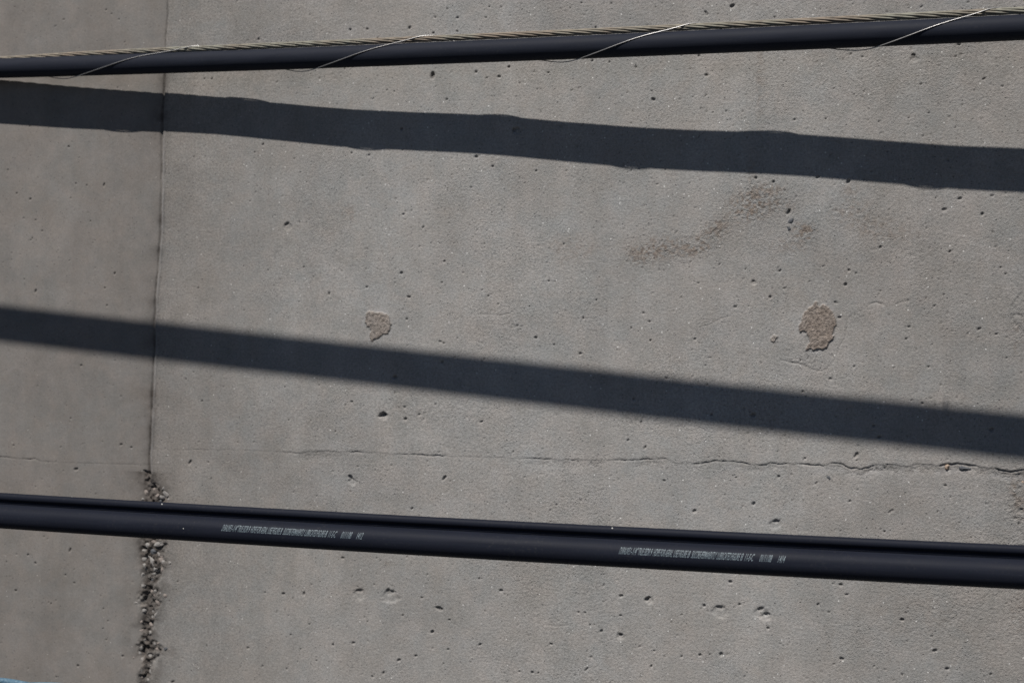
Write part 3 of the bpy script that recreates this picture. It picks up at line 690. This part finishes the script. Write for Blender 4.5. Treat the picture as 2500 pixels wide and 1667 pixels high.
# rubble in the broken joint: single aggregate stones
rubble = [(381, 1207, 8, 7), (399, 1192, 5, 6), (407, 1205, 7, 9), (393, 1212, 7, 6), (372, 1196, 5, 4), (358, 1203, 6, 5), (388, 1221, 9, 5), (412, 1218, 5, 4), (352, 1218, 6, 4),
 (345, 1345, 9, 7), (360, 1330, 7, 5), (372, 1322, 9, 5), (390, 1328, 12, 6), (372, 1347, 6, 6), (384, 1352, 7, 6), (395, 1358, 6, 6), (402, 1370, 8, 9), (388, 1372, 10, 11), (372, 1369, 8, 13),
 (360, 1362, 6, 8), (380, 1390, 9, 6), (396, 1392, 6, 7), (346, 1362, 7, 6), (350, 1385, 6, 8), (345, 1402, 5, 5), (372, 1402, 6, 5), (368, 1418, 5, 5), (385, 1410, 7, 5), (347, 1428, 6, 6),
 (378, 1440, 5, 6), (390, 1446, 7, 5), (402, 1455, 6, 5), (376, 1456, 4, 8), (366, 1443, 5, 5), (341, 1467, 6, 4), (384, 1470, 5, 9), (372, 1492, 6, 7), (382, 1502, 5, 8), (346, 1490, 5, 7), (371, 1508, 5, 6),
 (345, 1519, 5, 5), (368, 1524, 5, 5), (343, 1540, 5, 6), (367, 1545, 4, 5), (350, 1562, 5, 5), (374, 1570, 6, 5), (390, 1568, 5, 4), (402, 1580, 7, 5), (382, 1582, 8, 5), (414, 1583, 4, 3), (341, 1580, 6, 5),
 (338, 1597, 5, 5), (364, 1601, 5, 6), (345, 1610, 4, 6), (366, 1622, 4, 6), (343, 1634, 5, 5), (368, 1640, 5, 5), (341, 1654, 5, 6), (364, 1658, 4, 5), (326, 1603, 5, 4), (412, 1372, 5, 5), (410, 1350, 6, 5), (334, 1325, 6, 4), (331, 1470, 7, 4)]
rr = random.Random(9)
for k, (u, v, a, b) in enumerate(rubble):
    par = panels['ll'] if u < 352 else panels['lr']
    put_stone('aggregate_stone', st[rr.randrange(8)], rr.choice([M_stone, M_stone, M_stone_p, M_stone_p, M_darkstone if rr.random() < .2 else M_stone]), u + rr.uniform(-2, 2), v + rr.uniform(-2, 2),
              a * rr.uniform(1.0, 1.5), b * rr.uniform(1.0, 1.5), 0.5 * (a + b), rr.uniform(-.8, .8), par, .35)

# ------------------------------------------------------------ upper cable: duct lashed to a steel strand
def solve_cable(u, v, su, sv_):
    """depth of a point seen at u,v whose sun shadow falls on the shadow band's middle line"""
    lo, hi = 0.0, 1.2
    for _ in range(60):
        a = 0.5 * (lo + hi); p = at(u, v, -a)
        sh = p + SUN * a
        uu, vv = proj(sh)
        target = np.interp(uu, su, sv_)
        if vv < target: lo = a
        else: hi = a
    return 0.5 * (lo + hi)
SH1U = [-400, 0, 840, 1250, 1660, 2500, 3000]; SH1V = [224, 250, 304, 330, 364, 418, 450]
R1 = 0.0195; RS = 0.0056
c1u = np.array([0, 420, 840, 1250, 1660, 2080, 2500.])
c1bot = np.array([190, 181.5, 167, 150, 132.5, 115, 100.])
pts = []
for u, vb in zip(c1u, c1bot):
    a = 0.1
    for _ in range(4):
        z = (at(u, vb, -a) - CAM) @ FWD
        v = vb - R1 * FPX / z
        # the shadow of duct plus strand is centred a little behind the duct's own axis
        a = solve_cable(u, v - 2.0 * 0.6, SH1U, SH1V)
    pts.append((*at(u, v, -a), a))
pts = np.array(pts)
print('cable1 standoff', np.round(pts[:, 3], 3))
fy = np.polyfit(pts[:, 0], pts[:, 1], 1); fz = np.polyfit(pts[:, 0], pts[:, 2], 2)
xs_c = np.arange(-4.6, 4.2, 0.008)
def c1_center(x):
    y = np.polyval(fy, x)
    y = -(0.030 + np.logaddexp(0, (-y - 0.030) / 0.012) * 0.012)      # runs flush along the wall further left
    xe = np.clip(x, pts[0, 0] - 0.3, pts[-1, 0] + 0.3)
    z = np.polyval(fz, xe) + (x - xe) * np.polyval(np.polyder(fz), xe)
    return np.stack([x, y, z], axis=-1)
cen = c1_center(xs_c)
# position along the cable for a photo column u
cu_, cv_ = np.array([proj(p) for p in cen]).T
vis = (cu_ > -900) & (cu_ < 3400)
def x_of_u(u): return np.interp(u, cu_[vis], xs_c[vis])
# the duct snakes a few millimetres in and out between the wraps of the wire
wave_u = np.array([-600, -300, 100, 470, 800, 1130, 1500, 1870, 2270, 2680, 3100])
wave_v = np.array([0, 1, -1, 1, -1, 1, -1, 1, -1, 1, 0]) * 0.0015
wob = np.interp(xs_c, x_of_u(wave_u), wave_v)
ker = np.hanning(25); ker /= ker.sum(); wob = np.convolve(wob, ker, 'same')
duct_path = cen.copy(); duct_path[:, 1] += wob; duct_path[:, 2] += 0.25 * wob
CAB1 = empty('lashed_cable', cen[len(cen) // 2])
tag(CAB1, 'black cable lashed under a rusty twisted steel strand, running along the top of the wall', 'cable')
link('duct', tube('duct', duct_path, R1, 40), M_duct, CAB1)
T, up, back = frames(cen)
psi = np.radians(np.interp(xs_c, x_of_u(np.array([-400, 0, 200, 420, 840, 1250, 1660, 2500, 2900])), [40, 34, 16, 4, -8, -8, -4, -8, -8]))
spath = duct_path + (R1 + RS + 0.0004) * (np.cos(psi)[:, None] * up + np.sin(psi)[:, None] * back)
# fine resample for the twist
sl_x = np.arange(xs_c[0], xs_c[-1], 0.0042)
sp = np.stack([np.interp(sl_x, xs_c, spath[:, k]) for k in range(3)], axis=-1)
Ts, ups, backs = frames(sp)
arc = np.concatenate([[0], np.cumsum(np.linalg.norm(np.diff(sp, axis=0), axis=1))])
STR = link('messenger_strand', tube('core_wire', sp, RS * 0.36, 6), M_strand, CAB1)
LAY = 0.200
for k in range(6):
    th = -2 * math.pi * arc / LAY + k * math.pi / 3
    pw = sp + RS * 0.66 * (np.cos(th)[:, None] * ups + np.sin(th)[:, None] * backs)
    link('strand_wire', tube('strand_wire', pw, RS * 0.345, 7), M_strand, STR)
# lashing wire wound round both
bu = [-940, -375, 165, 745, 1385, 2110, 2790, 3380]; tu = [-660, -110, 462, 1045, 1690, 2432, 3080]
an = []
for k in range(len(bu)):
    an.append((bu[k], -math.pi + 2 * math.pi * k + 0.0))
    if k < len(tu): an.append((tu[k] - 95, 2 * math.pi * k - 0.80)); an.append((tu[k] + 20, 2 * math.pi * k))
an = np.array(an)
lu = np.linspace(-900, 3350, 1500)
ph = np.interp(lu, an[:, 0], an[:, 1])
kk = np.hanning(31); kk /= kk.sum(); ph = np.convolve(np.pad(ph, 15, 'edge'), kk, 'valid')
lx = x_of_u(lu)
base = np.stack([np.interp(lx, xs_c, duct_path[:, k]) for k in range(3)], axis=-1)
Tl, ul_, bl = frames(base)
ps_l = np.interp(lx, xs_c, psi)
# ph = 0 is the top, angle measured towards the camera when decreasing: bottom(-pi) -> front(-pi/2) -> top(0) -> back(pi/2)
dphi = np.angle(np.exp(1j * (ph - ps_l)))
beta = math.acos((R1 - RS) / (R1 + RS)); ad = np.abs(dphi)
bulge = np.where(ad < beta, np.minimum(R1 / np.cos(np.clip(beta - ad, 0, 1.2)), R1 + 2 * RS) - R1, 0.0)
dbot = np.angle(np.exp(1j * (ph - math.pi)))
slack = 0.0038 * np.exp(-(dbot / 0.55) ** 2)
rl = R1 + 0.0011 + bulge + slack
lp = base + rl[:, None] * (np.cos(ph)[:, None] * ul_ + np.sin(ph)[:, None] * bl)
# smooth
for _ in range(40): lp[1:-1] = 0.25 * lp[:-2] + 0.5 * lp[1:-1] + 0.25 * lp[2:]
link('lashing_wire', tube('lashing_wire', lp, 0.00085, 8), M_lash, CAB1)

# ------------------------------------------------------------ figure-eight ducts
def catmull(ctrl, xs):
    c = np.array(ctrl); f1 = np.polyfit(c[:, 0], c[:, 1], 1); f2 = np.polyfit(c[:, 0], c[:, 2], 2)
    xe = np.clip(xs, c[0, 0] - .3, c[-1, 0] + .3)
    return np.stack([xs, np.polyval(f1, xs), np.polyval(f2, xe) + (xs - xe) * np.polyval(np.polyder(f2), xe)], axis=-1)

R2 = 0.021; RM = 0.0070; GAP = 0.0055
def fig8(root, path, tilt=0.0):
    T, up, back = frames(path)
    d = math.cos(tilt) * up + math.sin(tilt) * back
    link('duct', tube('duct', path, R2, 44), M_duct2, root)
    mp_ = path + d * (R2 + GAP + RM)
    # jacket over a twisted strand: faint ripples
    arc = np.arange(len(path)) * 0.008
    link('messenger_jacket', tube('messenger_jacket', mp_, RM * (1 + 0.012 * np.sin(arc * 2 * math.pi / 0.05)), 24), M_duct2, root)
    w = 0.0016
    side = np.cross(T, d)
    a = path + d * (R2 - 0.002); b = path + d * (R2 + GAP + 0.002)
    n = len(path)
    V = np.concatenate([a - side * w, a + side * w, b + side * w, b - side * w])
    i = np.arange(n - 1)
    F = np.concatenate([np.stack([i + k1 * n, i + 1 + k1 * n, i + 1 + k2 * n, i + k2 * n], axis=-1) for k1, k2 in ((0, 1), (1, 2), (2, 3), (3, 0))])
    link('web', mesh_np('web', V, F), M_duct2, root)
    return d, mp_

c2 = []
for (u, vb, a) in [(0, 1290, .375), (420, 1314, .372), (830, 1344, .367), (1250, 1369.5, .36), (1670, 1394, .355), (2080, 1416, .35), (2500, 1437, .345)]:
    z = (at(u, vb, -a) - CAM) @ FWD
    c2.append(at(u, vb - R2 * FPX / z, -a))
p2 = catmull(c2, xs_c)
CAB2 = empty('figure_eight_duct', p2[len(p2) // 2])
tag(CAB2, 'thick glossy black duct with pale printed lettering and a thin jacketed cable along its top', 'duct')
d2, mp2 = fig8(CAB2, p2)

# printed lettering wrapped on the duct
u2 = np.array([proj(p)[0] for p in p2]); ok2 = (u2 > -900) & (u2 < 3300)
def x2_of_u(u): return float(np.interp(u, u2[ok2], xs_c[ok2]))
SEG = [('DURALINE', 262, 385), ('1-1/4"', 395, 487), ('TRUE', 495, 560), ('SIDR', 570, 640), ('9', 647, 665), ('HDPE', 685, 760), ('FOR', 770, 825), ('AERIAL', 832, 920),
       ('USE', 935, 990), ('FIGURE', 1000, 1098), ('8', 1110, 1130), ('SILICORE-PERMANENTLY', 1155, 1450), ('LUBRICATED', 1465, 1625), ('FIGURE', 1635, 1735),
       ('8', 1748, 1770), ('11-5-C', 1800, 1900), ('01/11/08', 1975, 2115), ('141%d', 2195, 2270)]
def text_mesh(txt):
    cu = bpy.data.curves.new('lettering', 'FONT'); cu.body = txt; cu.size = 1.0; cu.offset = 0.004; cu.resolution_u = 3
    ob = bpy.data.objects.new('lettering', cu); col.objects.link(ob)
    dg = bpy.context.evaluated_depsgraph_get(); dg.update()
    me = bpy.data.meshes.new_from_object(ob.evaluated_get(dg))
    bpy.data.objects.remove(ob, do_unlink=True); bpy.data.curves.remove(cu)
    return me
def print_line(x_start, x_end, digit):
    bmall = bmesh.new()
    for txt, a, b in SEG:
        if '%d' in txt: txt = txt % digit
        me = text_mesh(txt)
        bm = bmesh.new(); bm.from_mesh(me); bpy.data.meshes.remove(me)
        for k in range(1, 7):
            g = bm.verts[:] + bm.edges[:] + bm.faces[:]
            bmesh.ops.bisect_plane(bm, geom=g, plane_co=(0, k * 0.105, 0), plane_no=(0, 1, 0))
        xs = [v.co.x for v in bm.verts]; lo, hi = min(xs), max(xs)
        ys = [v.co.y for v in bm.verts]
        for v in bm.verts:
            f = (a + (v.co.x - lo) / (hi - lo) * (b - a) - 262) / (2270 - 262)
            h = v.co.y / 0.72                       # 0..1 letter height
            x = x_start + (x_end - x_start) * f + (h - 0.5) * 0.0035
            v.co = Vector((x, h, 0))
        tmp = bpy.data.meshes.new('t'); bm.to_mesh(tmp); bm.free(); bmall.from_mesh(tmp); bpy.data.meshes.remove(tmp)
    for v in bmall.verts:
        x, h = v.co.x, v.co.y
        c = np.array([x, np.interp(x, xs_c, p2[:, 1]), np.interp(x, xs_c, p2[:, 2])])
        ang = math.radians(21) + (h - 0.5) * (0.0112 / R2)
        r = R2 + 0.00015
        v.co = Vector((x, c[1] - r * math.cos(ang), c[2] + r * math.sin(ang)))
    me = bpy.data.meshes.new('printed_lettering'); bmall.to_mesh(me); bmall.free()
    return link('printed_lettering', me, M_ink, CAB2)
print_line(x2_of_u(558), x2_of_u(898), 2)
print_line(x2_of_u(1521), x2_of_u(1921), 4)
L0 = x2_of_u(885) - x2_of_u(545)
xe0 = x2_of_u(8)
print_line(xe0 - L0, xe0, 0)
# white flecks stuck on the jacket
fl = stone_mesh('paint_fleck', 31, 1)
for (u, v, r) in [(400, 1229, 3.2), (1497, 1291, 3.0), (464, 1290, 2.2)]:
    x = x2_of_u(u)
    on_m = v != 1290
    src = mp2 if on_m else p2; rad = RM if on_m else R2; ang = math.radians(35 if on_m else 5)
    k = int(np.searchsorted(xs_c, x))
    o = bpy.data.objects.new('paint_fleck', fl)
    if not fl.materials: fl.materials.append(M_fleck)
    col.objects.link(o); o.parent = CAB2
    o.location = Vector((x, src[k, 1] - rad * math.cos(ang), src[k, 2] + rad * math.sin(ang))) - CAB2.location
    o.scale = [r * 0.00055, r * 0.0003, r * 0.00055]

# the duct strung higher up, above the frame: its shadow is the lower of the two bands
SH2 = [(0, 787.5), (840, 885.5), (1250, 929), (1660, 978), (2500, 1067)]
A3 = 0.56
c3 = []
for (u, v) in SH2:
    s = at(u, v) ; s = s + np.array([0, 0, 0.0])
    p = s - SUN * A3
    c3.append(p)
c3 = np.array(c3)
xs3 = xs_c
p3 = catmull(c3, xs3)
print('cable3 in frame v:', [round(float(proj(p)[1])) for p in p3[::60] if -200 < proj(p)[0] < 2700])
CAB3 = empty('figure_eight_duct', p3[len(p3) // 2])
tag(CAB3, 'plain black duct strung above the others, seen only by the lower shadow band it casts', 'duct')
d3, mp3 = fig8(CAB3, p3, -0.15)
s = at(2308, 1000) - SUN * A3
tie = np.array([[s[0] + t * 0.003, s[1] + 0.004 * t, s[2] + 0.004 * t + .0075] for t in np.linspace(-1, 1.0, 6)])
link('tie_end', tube('tie_end', tie, 0.0022, 6), M_duct2, CAB3)

# pale blue twisted cable, just entering the lower left corner
c4 = [at(-900, 1600, -.50), at(-300, 1652, -.49), at(0, 1672, -.48), at(150, 1685.5, -.475), at(600, 1725, -.46), at(2500, 1905, -.40)]
x4 = np.arange(-4.6, 4.2, 0.006)
c4 = np.array(c4)
f1 = np.polyfit(c4[:, 0], c4[:, 1], 1)
z4 = np.interp(x4, c4[:, 0], c4[:, 2])
z4[x4 > c4[-1, 0]] = c4[-1, 2] - (x4[x4 > c4[-1, 0]] - c4[-1, 0]) * 0.1
z4[x4 < c4[0, 0]] = c4[0, 2] - (x4[x4 < c4[0, 0]] - c4[0, 0]) * 0.1
p4 = np.stack([x4, np.polyval(f1, x4), z4], axis=-1)
CAB4 = empty('twisted_cable', p4[len(p4) // 2])
tag(CAB4, 'pale blue twisted cable just peeking into the bottom left corner', 'cable')
T4, up4, b4 = frames(p4)
a4 = np.arange(len(p4)) * 0.006
for k in range(3):
    th = -2 * math.pi * a4 / 0.34 + k * 2 * math.pi / 3 + 0.5
    link('conductor', tube('conductor', p4 + 0.0062 * (np.cos(th)[:, None] * up4 + np.sin(th)[:, None] * b4), 0.0052, 14), M_blue, CAB4)
